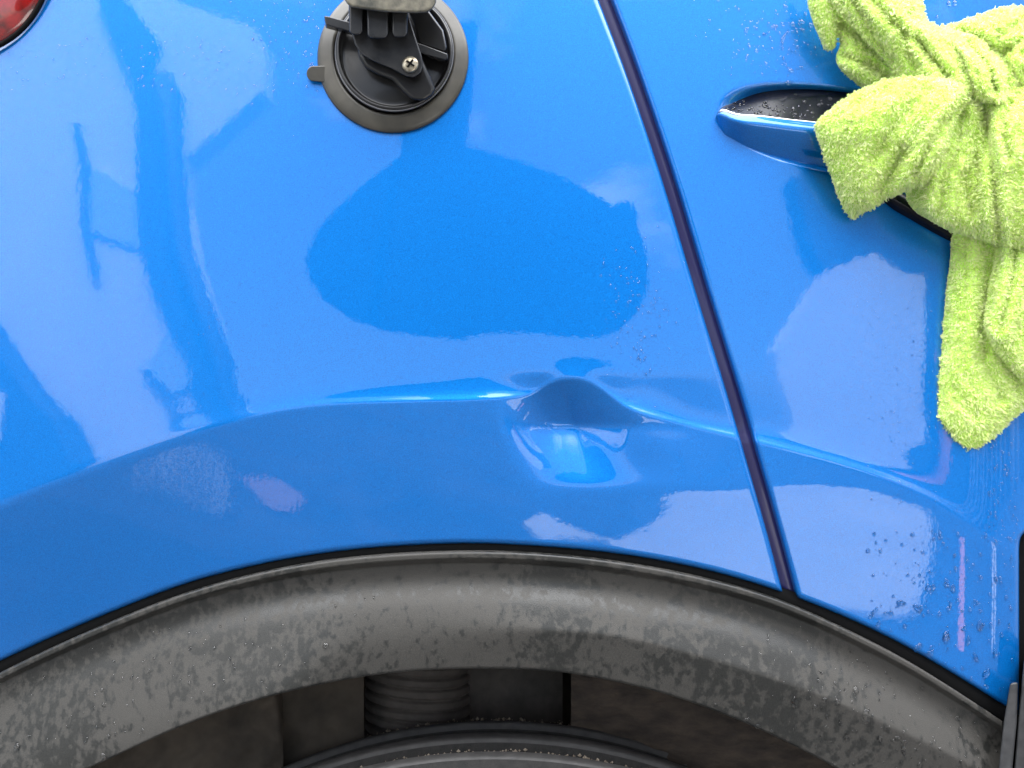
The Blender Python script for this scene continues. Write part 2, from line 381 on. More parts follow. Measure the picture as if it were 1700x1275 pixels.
# ---- wheel
wc = Vector((-.012, 0, .393)); RT = .398
wheel_prof = [(.20, .020), (.30, .010), (.355, .008), (.378, .014), (.391, .022), (.397, .024), (.3985, .027), (.3985, .034), (.395, .036), (.389, .040), (.389, .058), (.395, .060), (.3975, .063), (.3975, .071), (.395, .073), (.387, .076), (.387, .090),
              (.393, .092), (.3965, .094), (.3965, .099), (.389, .101), (.383, .108), (.36, .125), (.30, .232), (.20, .225)]
def lathe_y(name, prof, m, parent, off, n=220, c=wc):
    A = np.linspace(0, 2 * np.pi, n + 1); pr = np.array(prof)
    G = np.stack([c.x + pr[:, 0, None] * np.cos(A), pr[:, 1, None] + 0 * A, c.z + pr[:, 0, None] * np.sin(A)], -1) - np.array(off)
    return grid_obj(name, G, m, parent)
wheel = bpy.data.objects.new('wheel', None); link(wheel, car); wheel.location = (wc.x, -.9, wc.z)
wo = (wc.x, 0, wc.z)
lathe_y('tyre', wheel_prof[:5] + wheel_prof[5:], M_tyre, wheel, wo)
for a, b in ((.024, .037), (.0595, .0745), (.0915, .1005)):
    r0 = .3992 if a < .03 else (.3982 if a < .07 else .3972)
    lathe_y('tread_rib', [(r0 - .007, a), (r0 - .001, a + .001), (r0, a + .003), (r0, b - .003), (r0 - .001, b - .001), (r0 - .007, b)], M_tyre_rib, wheel, wo)
lathe_y('rim', [(.0, .05), (.06, .045), (.12, .06), (.18, .03), (.205, .018), (.205, .2)], mat('alloy_rim', (.4, .4, .42), .35, .8), wheel, wo, 64)
# grit lying on the tread
gv, gf = [], []
for i in range(2400):
    a = math.pi / 2 + random.uniform(-.5, .5); y = random.uniform(.036, .13); r = .3905 + random.uniform(-.001, .001) - (.003 if y > .075 else 0)
    c = Vector((r * math.cos(a), y, r * math.sin(a))); q = random.choice([.0004, .0006, .0008, .0011, .0017])
    o = len(gv)
    gv += [c + Vector((random.uniform(.6, 1.2) * q * x, random.uniform(.6, 1.2) * q * yy, random.uniform(.6, 1.2) * q * zz)) for x, yy, zz in ((1, 0, 0), (-1, 0, 0), (0, 1, 0), (0, -1, 0), (0, 0, 1), (0, 0, -1))]
    gf += [(o + a1, o + b1, o + c1) for a1, b1, c1 in ((0, 2, 4), (2, 1, 4), (1, 3, 4), (3, 0, 4), (2, 0, 5), (1, 2, 5), (3, 1, 5), (0, 3, 5))]
tag(mesh_obj('road_grit', gv, gf, M_grit, wheel, False), kind='stuff')

# ---- tail lamp
M_lens = mat('red_lamp_lens', (.16, .003, .003), .18, 0, Coat_Weight=1.0, Coat_Roughness=.01, Coat_IOR=1.6)
nl = noise(M_lens, 90, 2, .5); rl = ramp(M_lens, nl.outputs[0], [(.35, (.07, .004, .003)), (.65, (.30, .006, .006))]); M_lens.node_tree.links.new(rl.outputs[0], BS(M_lens).inputs['Base Color'])
rr = np.linspace(0.001, 1, 30)[:, None]; aa = np.linspace(0, 2 * np.pi, 97)[None, :]
oc = float(body_o(60., 120., False))
Lu, Lv = -70 + 147 * rr * np.cos(aa), -60 + 147 * rr * np.sin(aa)
Gl = P(Lu, Lv, -(body_o(Lu * 0 + 80, Lv * 0 + 80, False) - 14 + 26 * np.sqrt(1 - (rr * .97)**2) + .12 * (Lu - 60) * 0) * S)
lamp = grid_obj('tail_lamp', carP(Gl), M_lens, car, flip=True)
m = MB(); m.tube([Vector(P(-70 + 152 * math.cos(a), -60 + 152 * math.sin(a), -(oc - 8) * S)) - Vector((0, .9, 0)) for a in np.linspace(0, 2 * math.pi, 60)], 4.5 * S, 8)
m.build('lamp_seal', M_black, lamp, smooth=True)

# ---- door handle
h_top = cspl([(1190, 190), (1196, 178), (1206, 170), (1240, 158), (1300, 148), (1370, 140), (1430, 137), (1520, 142), (1660, 175)])
h_line = cspl([(1190, 191), (1196, 185), (1210, 187), (1250, 193), (1300, 198), (1360, 204), (1500, 226), (1660, 268)])
h_bot = cspl([(1190, 194), (1196, 222), (1212, 246), (1240, 265), (1300, 283), (1370, 298), (1470, 332), (1580, 392), (1660, 420)])
uu = np.concatenate([1190 + 30 * np.linspace(0, 1, 24)**2, np.linspace(1222, 1660, 110)])[None, :]
tip = np.sqrt(np.clip((uu - 1190) / 60, 0, 1) * (2 - np.clip((uu - 1190) / 60, 0, 1)))
hb = body_o(uu, 100 + 0 * uu, False) - .085 * 0
hbase = np.minimum(body_o(uu, h_line(uu), False), 0 * uu + 50) + 4
tt = np.linspace(0, 1, 34)[:, None]
prof_g = 22 + 12 * np.sin(np.pi * np.clip(tt / .22, 0, 1) / 2) - 52 * np.clip((tt - .08) / .92, 0, 1)**1.15 - 26 * np.clip((tt - .88) / .12, 0, 1)**2.
Gh = P(uu + 0 * tt, h_line(uu) * (1 - tt) + h_bot(uu) * tt, -(hbase + prof_g * tip) * S)
bk = Gh[-1:].copy(); bk[..., 1] += .02
handle = grid_obj('door_handle', carP(np.concatenate([Gh, bk], 0)), M_paint, car)
tt = np.linspace(0, 1, 12)[:, None]
Gk = P(uu + 0 * tt, h_top(uu) * (1 - tt) + h_line(uu) * tt, -(hbase + (-26 + 44 * tt**1.2) * tip) * S)
grid_obj('handle_top_insert', carP(Gk), M_gloss_black, handle)
uq = np.linspace(1340, 1640, 60)[None, :]; tq = np.linspace(0, 1, 8)[:, None]
Gq = P(uq + 0 * tq, h_bot(uq) - 26 + 36 * sstep(1400, 1490, uq) * tq, -(body_o(uq, h_bot(uq), False) + 4 + 16 * np.sin(np.pi * (.15 + .85 * tq))) * S)
grid_obj('handle_underside_shade', carP(Gq), M_gloss_black, handle)  # black sheet under the grip; the recess shade is put into its colour
ul = np.linspace(1194, 1650, 80)
m = MB(); m.tube([Vector(p) - Vector((0, .9, 0)) for p in P(ul, h_line(ul) + .5, -(np.interp(ul, uu[0], (hbase + (19.5) * tip)[0])) * S)], [S * (3.6 - 1.6 * min(1, (x - 1194) / 160)) for x in ul], 10)
m.build('chrome_strip', M_chrome, handle, smooth=True)

# ---- the rest of the bodywork above the frame
def carbox(name, c, d, m, bev=.01): return MB().box((c[0], c[1] - .9, c[2]), d).build(name, m, car, bevel=bev)
M_glass = mat('dark_car_glass', (.01, .012, .014), .03, 0, Coat_Weight=.5)
carbox('cabin_side', (0.1, .72, 1.60), (3.0, 1.16, .30), M_glass, .03)
carbox('roof', (0.1, .74, 1.80), (2.8, 1.10, .10), M_paint, .04)
carbox('body_shell', (.05, 1.05, .95), (3.3, 1.3, 1.06), M_paint, .05)

# ------------------------------------------------------------------ the yard the paint mirrors (all of it stands behind the viewpoint)
def structure(o): o['kind'] = 'structure'; return o
M_asphalt = simple_noisy('asphalt', (.035, .036, .038), (.065, .065, .066), 3.0, .9, .4, .002)
structure(mesh_obj('asphalt_yard', [(-400, -400, 0), (400, -400, 0), (400, 400, 0), (-400, 400, 0)], [(0, 1, 2, 3)], M_asphalt, None, False))
M_pale_slab = simple_noisy('pale_slab', (.46, .45, .43), (.58, .57, .55), 1.2, .85, .2, .001)
def slab(name, pts, m, z0=.004, z1=.03): return MB().prism([(a, b, z1) for a, b in pts], [(a, b, z0) for a, b in pts]).build(name, m)
def wall_prism(pts, y0, y1): return [(a, y0, b) for a, b in pts], [(a, y1, b) for a, b in pts]
M_white_wall = simple_noisy('white_render', (.80, .79, .77), (.88, .87, .86), .8, .8, .1, .002)
M_slate = simple_noisy('slate_roof', (.05, .055, .065), (.09, .095, .11), 4, .6)
M_dark_clad = simple_noisy('dark_cladding', (.035, .04, .05), (.06, .065, .075), 2, .6, .3, .002)
M_win = mat('window_glass', (.03, .04, .05), .05)
M_post = mat('white_painted_steel', (.8, .8, .8), .4)
M_orange = mat('orange_paint', (.75, .22, .10), .5)
M_frame = mat('grey_window_frame', (.12, .14, .17), .5)
structure(slab('reflection_slab', [(1.25, -1.89), (1.42, -1.87), (1.52, -1.93), (1.72, -2.18), (2.01, -2.56), (2.3, -2.94), (2.46, -3.16), (2.64, -3.43), (2.56, -3.59), (2.34, -3.89), (2.05, -4.35), (1.8, -4.3), (1.25, -3.75), (1.07, -3.43), (.85, -3.01), (.55, -2.64), (.28, -2.5), (-.1, -2.38), (.3, -2.2), (.78, -2.1), (1.0, -1.97)], M_pale_slab))  # unseen pale slab, outline shaped for the bright reflection below the ridge
M_white_streak = mat('white_streak', (.75, .75, .74), .7)
structure(slab('reflection_streak', [(2.60, -3.02), (2.66, -2.98), (1.56, -1.69), (1.51, -1.71)], mat('orange_streak', (.8, .30, .22), .7), .004, .010))  # strip added so that an orange streak mirrors below the ridge
for dx in (0, .10):  # strips added out of view to mirror as white streaks
    structure(slab('reflection_streak', [(4.2 + dx * 1.8, -3.1), (4.28 + dx * 1.8, -3.08), (2.09 + dx, -1.5), (2.06 + dx, -1.5)], M_white_streak, .004, .010))
M_grey_stripe = simple_noisy('grey_stripe', (.2, .2, .21), (.28, .28, .29), 2, .9, 0, 0)
for q in ([(-1.19, -1.93), (-1.22, -2.13), (-1.15, -1.76), (-1.13, -1.61)], [(-1.22, -2.20), (-1.24, -2.37), (-1.13, -1.82), (-1.12, -1.68)]):  # pale strips added only for the stripes mirrored low on the left
    structure(slab('reflection_stripe', q, M_grey_stripe, .004, .012))
tag(slab('reflection_sheet', [(-1.17, -2.14), (-1.14, -2.31), (-1.05, -2.23), (-1.04, -2.05), (-1.08, -1.96)], simple_noisy('pinkish_sheet', (.26, .15, .15), (.32, .19, .19), 6), .004, .012), 'pinkish flat sheet added on the yard, mirrored low in the quarter panel', 'ground sheet')  # added out of view for the pinkish patch it mirrors
bl = thing('white_building', 'tall white rendered building across the yard, mirrored pale in the left of the panel', 'building', (-7, -9, 0))
def bpart(name, pts, y0, y1, m, root, kind=None):
    a, b = wall_prism(pts, y0, y1); r = Vector(root.location)
    o = MB().prism([Vector(p) - r for p in a], [Vector(p) - r for p in b]).build(name, m, root)
    return o
bpart('wall', [(-14, .0), (-3.55, 0), (-3.75, 2.5), (-4.12, 3.4), (-4.32, 4.2), (-4.30, 4.76), (-3.95, 5.05), (-3.30, 5.62), (-3.31, 6.26), (-3.51, 6.55), (-4.61, 7.0), (-5.50, 7.6), (-14, 8.4)], -7, -7.35, M_white_wall, bl)
bpart('corner_pier', [(-5.9, 7.2), (-5.48, 6.4), (-5.12, 5.84), (-4.97, 5.32), (-4.89, 4.49), (-4.79, 3.69), (-4.58, 3.07), (-4.23, 2.47), (-3.99, 2.16), (-3.80, 0.0), (-3.3, 0), (-3.62, 2.3), (-3.86, 2.76), (-4.12, 3.43), (-4.30, 4.21), (-4.36, 4.78), (-4.40, 5.6), (-4.94, 5.83), (-4.81, 6.34), (-5.43, 7.1)], -6.8, -6.99, mat('blue_grey_render', (.05, .08, .12), .7), bl)
M_dg = mat('dark_grey_downpipe', (.05, .055, .06), .5)
m = MB(); m.tube([(-4.62 + 7, 2.2, 5.75), (-4.50 + 7, 2.25, 5.3), (-4.38 + 7, 2.25, 4.78), (-4.28 + 7, 2.25, 4.2), (-4.12 + 7, 2.25, 3.43), (-3.82 + 7, 2.25, 2.76), (-3.52 + 7, 2.25, 2.1), (-3.45 + 7, 2.25, 0)], .15, 12)
m.build('downpipe', M_dg, bl, smooth=True)
for q in ([(-6.02, 5.2), (-5.82, 4.75), (-4.98, 4.33), (-4.84, 3.57), (-5.70, 3.85)], [(-4.70, 2.02), (-4.40, 2.50), (-3.98, 2.30), (-3.78, 2.05), (-4.28, 1.80)]):
    bpart('window', q, -6.93, -6.98, mat('reflective_blind', (.50, .62, .74), .4), bl)
for q in ([(-6.12, 5.3), (-5.98, 5.3), (-5.74, 4.7), (-5.66, 3.9), (-5.42, 3.25), (-5.54, 3.22), (-5.80, 3.9), (-5.90, 4.7)], [(-4.72, 2.06), (-4.60, 2.06), (-4.24, 1.76), (-4.30, 1.72)]):
    bpart('window_frame', q, -6.86, -6.91, M_frame, bl)
# low dark shed on the far left, with pale sheets
sh = thing('timber_shed', 'low dark shed with pale strips in front of the white building', 'shed', (-8, -6, 0))
bpart('shed_wall', [(-12, 0), (-5.2, 0), (-5.25, 1.1), (-5.55, 1.42), (-5.85, 1.55), (-6.17, 1.75), (-6.89, 2.25), (-7.6, 2.75), (-8.6, 3.1), (-12, 3.1)], -6.0, -6.7, mat('shed_boards', (.04, .06, .09), .7), sh)
for x in (-7.6, -7.1, -6.75):
    bpart('pale_strip', [(x, 1.1), (x + .16, 1.1), (x + .26, 1.75 - (x + 7.6) * .1), (x + .08, 1.75 - (x + 7.6) * .1)], -5.92, -5.99, M_white_wall, sh)
# right: gabled garage
gb = thing('gabled_garage', 'small pale gabled garage across the yard, mirrored right of the shut line', 'garage', (5, -8, 0))
bpart('gable_wall', [(3.3, .0), (5.46, 0), (5.30, 1.6), (5.42, 2.4), (5.46, 3.27), (5.14, 3.27), (4.72, 3.54), (4.01, 3.28), (3.3, 2.3)], -7, -7.3, M_white_wall, gb)
bpart('dark_plinth', [(3.2, 0), (5.47, 0), (5.40, 1.25), (3.2, 1.0)], -6.9, -6.99, M_dark_clad, gb)
dk = thing('workshop_hall', 'long dark clad workshop with thin white steel posts beside the garage', 'building', (9, -9, 0))
bpart('hall_wall', [(5.48, 0), (24, 0), (24, 4.9), (9, 4.9), (5.0, 4.8), (3.67, 4.5), (3.83, 3.65), (4.01, 3.30), (4.72, 3.56), (5.14, 3.29), (5.48, 3.29)], -7.02, -7.4, M_dark_clad, dk)
for x, r in ((6.98, .07), (7.25, .08), (7.6, .11), (7.95, .06), (8.3, .13), (8.8, .08), (9.5, .09), (10.3, .08), (11.1, .14), (12.0, .10), (13.5, .40), (14.9, .3)):
    MB().tube([(x - 9, 2.06, 0), (x - 9, 2.06, 5.2)], r, 8).build('steel_post', M_post, dk, smooth=True)
MB().tube([(5.66 - 9, 2.1, 0), (5.66 - 9, 2.1, 2.3)], .13, 8).build('orange_bollard', M_orange, dk, smooth=True)
# dark plate on a bent arm, added out of view and shaped for its reflection
shade = [(-.26, 1.68), (-.30, 1.65), (-.35, 1.61), (-.405, 1.56), (-.45, 1.51), (-.474, 1.451), (-.466, 1.402), (-.432, 1.354), (-.374, 1.314), (-.298, 1.288), (-.202, 1.276), (-.119, 1.270), (-.068, 1.280), (-.001, 1.286), (.065, 1.284), (.125, 1.280), (.189, 1.280),
         (.244, 1.288), (.285, 1.326), (.307, 1.373), (.309, 1.427), (.30, 1.48), (.285, 1.52), (.29, 1.545), (.272, 1.572), (.25, 1.575), (.235, 1.56), (.18, 1.595), (.11, 1.63), (.03, 1.662), (-.04, 1.683), (-.11, 1.705), (-.10, 1.79), (-.09, 1.92), (-.085, 2.02), (-.25, 2.02), (-.26, 1.84)]

# ------------------------------------------------------------------ suction mount
oc0 = float(body_o(652., 95.))
mloc = Vector(P(652, 97, -oc0 * S))
mount = thing('suction_mount', 'black rubber suction cup with lever and screwed bracket stuck on the blue quarter panel', 'suction cup', mloc)
def Cc(u, v, h): return Vector(P(u, v, -(oc0 - .10 * (95 - v) * 0 + h) * S)) - mloc
def cring(prof, name, m, parent=mount, n=120, cu=652, cv=97):
    A = np.linspace(0, 2 * np.pi, n + 1); G = []
    for r, h in prof:
        s_ = h / 20.0
        # lean with the panel so that the flange touches it all round
        G.append([P(cu + 2.5 * s_ + r * math.cos(a), cv - 10 * s_ + r * math.sin(a), -(float(body_o(cu + r * math.cos(a), cv + r * math.sin(a))) + h) * S) for a in A])
    G = np.array(G) - np.array(mloc)
    return grid_obj(name, G, m, parent, flip=True)
M_rubber = simple_noisy('grey_dusty_rubber', (.028, .026, .021), (.085, .078, .062), 26, .30, .35, .0003)
M_blk = simple_noisy('black_moulded_plastic', (.003, .003, .004), (.009, .0085, .008), 70, .30, .15, .0002, Coat_Weight=.25, Coat_Roughness=.12)
M_blk2 = simple_noisy('grey_black_plastic', (.012, .013, .015), (.034, .034, .034), 60, .27, .3, .0003)
M_blockm = simple_noisy('worn_grey_metal', (.06, .06, .05), (.22, .20, .15), 130, .4, .3, .0003, metal=.4)
M_steel = simple_noisy('zinc_screw', (.16, .13, .09), (.50, .46, .36), 500, .32, .4, .0002, metal=.9)
cring([(0.5, 2), (60, 2), (118, .5), (124, 1), (125.5, 3), (124, 5.5), (119, 8), (106, 14), (101.5, 15), (99.5, 13.5), (99, 8), (96.5, 8)], 'cup_flange', M_rubber)
cring([(97, 8), (97.5, 20), (96, 23.5), (93.5, 24.5), (91, 23.5), (90, 19), (88, 15.5), (84, 14.5), (78, 16), (60, 18), (30, 20), (.5, 21)], 'cup_body', M_blk)
cring([(98.6, 19.5), (99, 21.5), (97.6, 22.4), (96.2, 21.5)], 'cup_rim', mat('satin_grey_rim', (.10, .10, .105), .25))
# release tab
m = MB(); tb = [(545, 109)] + [(521 + 12 * math.cos(a), 122 + 13 * math.sin(a)) for a in np.linspace(-math.pi * .6, -math.pi * 1.4, 12)] + [(545, 137)]
m.prism([Cc(a, b, 8) for a, b in tb], [Cc(a, b, 3) for a, b in tb]); m.build('release_tab', M_rubber, mount, bevel=.0006)
# lever bar across the cup
m = MB(); lv = [(538, 26), (546, 27), (598, 41), (700, 73), (743, 89), (744, 96), (739, 99), (697, 88), (596, 56), (541, 41)]
m.prism([Cc(a, b, 52) for a, b in lv], [Cc(a + 0, b + 6, 22) for a, b in lv]); m.build('lever', M_blk2, mount, bevel=.0008)
m = MB(); lv = [(672, 5), (712, 18), (736, 50), (742, 80), (738, 86), (696, 72), (690, 50)]
m.prism([Cc(a, b, 44) for a, b in lv], [Cc(a, b, 22) for a, b in lv]); m.build('lever_paddle', M_blk, mount, bevel=.0022, seg=4)
m = MB(); lv = [(592, 70), (596, 96), (606, 112), (626, 124), (650, 132), (668, 152), (684, 166), (704, 168), (720, 158), (722, 146), (704, 100), (680, 40), (620, 30)]
m.prism([Cc(a, b, 50) for a, b in lv], [Cc(a, b, 18) for a, b in lv]); m.build('pivot_housing', M_blk, mount, bevel=.003, seg=5)
m = MB(); lv = [(578, -30), (579, 20), (583, 50), (589, 74), (600, 90), (618, 101), (650, 114), (674, 127), (686, 129), (698, 122), (703, 108), (700, 92), (686, 50), (676, 18), (674, -30)]
m.prism([Cc(a, b, 66) for a, b in lv], [Cc(a, b, 50) for a, b in lv]); m.build('bracket', M_blk2, mount, bevel=.0012, seg=4)
def lobe(us, v0, v1, h0, h1, name, mm, bev=.003):
    m = MB(); q = [(us[0], v0), (us[1], v0), (us[1] - .5, v1 - 6), (us[1] - 6, v1), (us[0] + 6, v1), (us[0] + .5, v1 - 6)]
    m.prism([Cc(a, b, h1) for a, b in q], [Cc(a, b, h0) for a, b in q]); m.build(name, mm, mount, bevel=bev, seg=5)
lobe((579, 603), -10, 58, 60, 88, 'clamp_knuckle', M_blk2)
lobe((609, 645), -10, 64, 60, 92, 'clamp_knuckle', M_blk2, .004)
lobe((650, 677), -10, 62, 60, 90, 'clamp_knuckle', M_blk2)
m = MB(); q = [(571, -60), (571, -4), (575, 6), (584, 12), (612, 17), (640, 20), (690, 22), (708, 21), (719, 15), (724, 4), (726, -60)]
m.prism([Cc(a, b, 112) for a, b in q], [Cc(a, b, 66) for a, b in q]); m.build('clamp_block', M_blockm, mount, bevel=.0022, seg=5)
# screw with its cross recess
def dome(cu, cv, r, h0, hh, name, mm, n=36, parent=mount):
    A = np.linspace(0, 2 * np.pi, n + 1); G = []
    for k in range(9):
        f = k / 8 * math.pi / 2
        G.append([Cc(cu + r * math.cos(f) * math.cos(a), cv + r * math.cos(f) * math.sin(a), h0 + hh * math.sin(f) ** .8) for a in A])
    return grid_obj(name, np.array([[tuple(p) for p in row] for row in G]), mm, parent, flip=True)
scr = dome(681, 107, 14, 66, 6, 'screw', M_steel)
m = MB()
for a in (35, 125):
    c, s_ = math.cos(math.radians(a)), math.sin(math.radians(a))
    q = [(681 + x * c - y * s_, 105 + x * s_ + y * c) for x, y in ((-8, -1.6), (8, -1.6), (8, 1.6), (-8, 1.6))]
    q = [q[i] for i in range(4)]
    m.prism([Cc(x, y, 72.6 + (.15 if a > 90 else 0)) for x, y in q], [Cc(x, y, 68) for x, y in q])
m.build('cross_recess', M_black, scr)
# faint moulded lettering and droplets of glue on the disc
cu = bpy.data.curves.new('lettering', 'FONT'); cu.body = 'CARO'; cu.size = .0075; cu.extrude = .0002; cu.bevel_depth = .00012; cu.align_x = 'CENTER'
tx = bpy.data.objects.new('lettering_curve', cu); COL.objects.link(tx); bpy.context.view_layer.update()
tme = bpy.data.meshes.new_from_object(tx.evaluated_get(bpy.context.evaluated_depsgraph_get())); bpy.data.objects.remove(tx)
tme.materials.clear(); tme.materials.append(M_blk2); tx = link(bpy.data.objects.new('moulded_lettering', tme), mount)
tx.location = Cc(640, 159, 19.5); tx.rotation_euler = (math.radians(90 - 4), 0, 0)
# bent arm and dark plate
top = [Cc(650, -20, 92), Cc(650, -160, 110)]
arm = [top[0], top[1], Vector((-.10, -.10, 1.62)) - mloc, Vector((-.15, -.30, 1.98)) - mloc, Vector((-.17, -.60, 2.12)) - mloc, Vector((-.172, -.85, 2.08)) - mloc, Vector((-.172, -.965, 1.95)) - mloc]
pts = []
for i in range(len(arm) - 1):
    p0, p1, p2, p3 = arm[max(i - 1, 0)], arm[i], arm[i + 1], arm[min(i + 2, len(arm) - 1)]
    for k in range(8):
        t = k / 8; pts.append(.5 * ((2 * p1) + (p2 - p0) * t + (2 * p0 - 5 * p1 + 4 * p2 - p3) * t * t + (3 * p1 - p0 - 3 * p2 + p3) * t**3))
m = MB(); m.tube(pts + [arm[-1]], .011, 14); m.build('bent_arm', M_blk2, mount, smooth=True)
m = MB(); m.prism([Vector((a, -.95, b)) - mloc for a, b in shade], [Vector((a, -.975, b)) - mloc for a, b in shade]); m.build('reflection_plate', mat('matt_black_lacquer', (.006, .006, .006), .9), mount)

# ------------------------------------------------------------------ towel
M_towel = mat('lime_microfibre', (.46, .80, .12), .95, 0, Sheen_Weight=.4, Sheen_Roughness=.4)
nn = noise(M_towel, 70, 3, .6); rt = ramp(M_towel, nn.outputs[0], [(.3, (.55, .85, .13)), (.7, (.68, .92, .25))]); M_towel.node_tree.links.new(rt.outputs[0], BS(M_towel).inputs['Base Color'])
def pile_mat():
    m = bpy.data.materials.new('lime_pile'); m.use_nodes = True; nt = m.node_tree; nt.nodes.clear()
    o = N(nt, 'ShaderNodeOutputMaterial'); d = N(nt, 'ShaderNodeBsdfDiffuse'); t = N(nt, 'ShaderNodeBsdfTranslucent'); mx = N(nt, 'ShaderNodeMixShader'); mx.inputs[0].default_value = .28
    g = N(nt, 'ShaderNodeNewGeometry'); r = N(nt, 'ShaderNodeValToRGB'); e = r.color_ramp.elements
    e[0].color = (.80, .96, .32, 1); e[1].color = (1.0, 1.0, .70, 1)
    nt.links.new(g.outputs['Random Per Island'], r.inputs[0])
    for b in (d, t): nt.links.new(r.outputs[0], b.inputs[0])
    nt.links.new(d.outputs[0], mx.inputs[1]); nt.links.new(t.outputs[0], mx.inputs[2]); nt.links.new(mx.outputs[0], o.inputs[0])
    return m
M_pile = pile_mat()
TH0 = -70.0       # towel heights are measured from here (the level of the door skin near the handle)
def TP(u, v, h): return P(u, v, -(TH0 + h) * S)
def cr_interp(ctrl, n):
    """Catmull-Rom through the rows of ctrl (k, ..., 3) -> (n, ..., 3)"""
    k = len(ctrl); c = np.concatenate([2 * ctrl[:1] - ctrl[1:2], ctrl, 2 * ctrl[-1:] - ctrl[-2:-1]], 0)
    x = np.linspace(0, k - 1, n); i = np.minimum(x.astype(int), k - 2); t = (x - i).reshape((-1,) + (1,) * (ctrl.ndim - 1))
    p0, p1, p2, p3 = c[i], c[i + 1], c[i + 2], c[i + 3]
    return .5 * (2 * p1 + (p2 - p0) * t + (2 * p0 - 5 * p1 + 4 * p2 - p3) * t**2 + (3 * p1 - p0 - 3 * p2 + p3) * t**3)
_fr = np.random.default_rng(11); _K = [(_fr.uniform(.006, .05), _fr.uniform(0, 2 * np.pi), _fr.uniform(0, 2 * np.pi)) for _ in range(26)]
def wav(u, v, f=1.0, seed=0):
    r = 0
    for j, (k, th, ph) in enumerate(_K):
        k = k * f; r = r + np.sin(k * (u * np.cos(th + seed) + v * np.sin(th + seed)) + ph + seed * j) * (.012 / (k / f + .006))**.9
    return r / 8
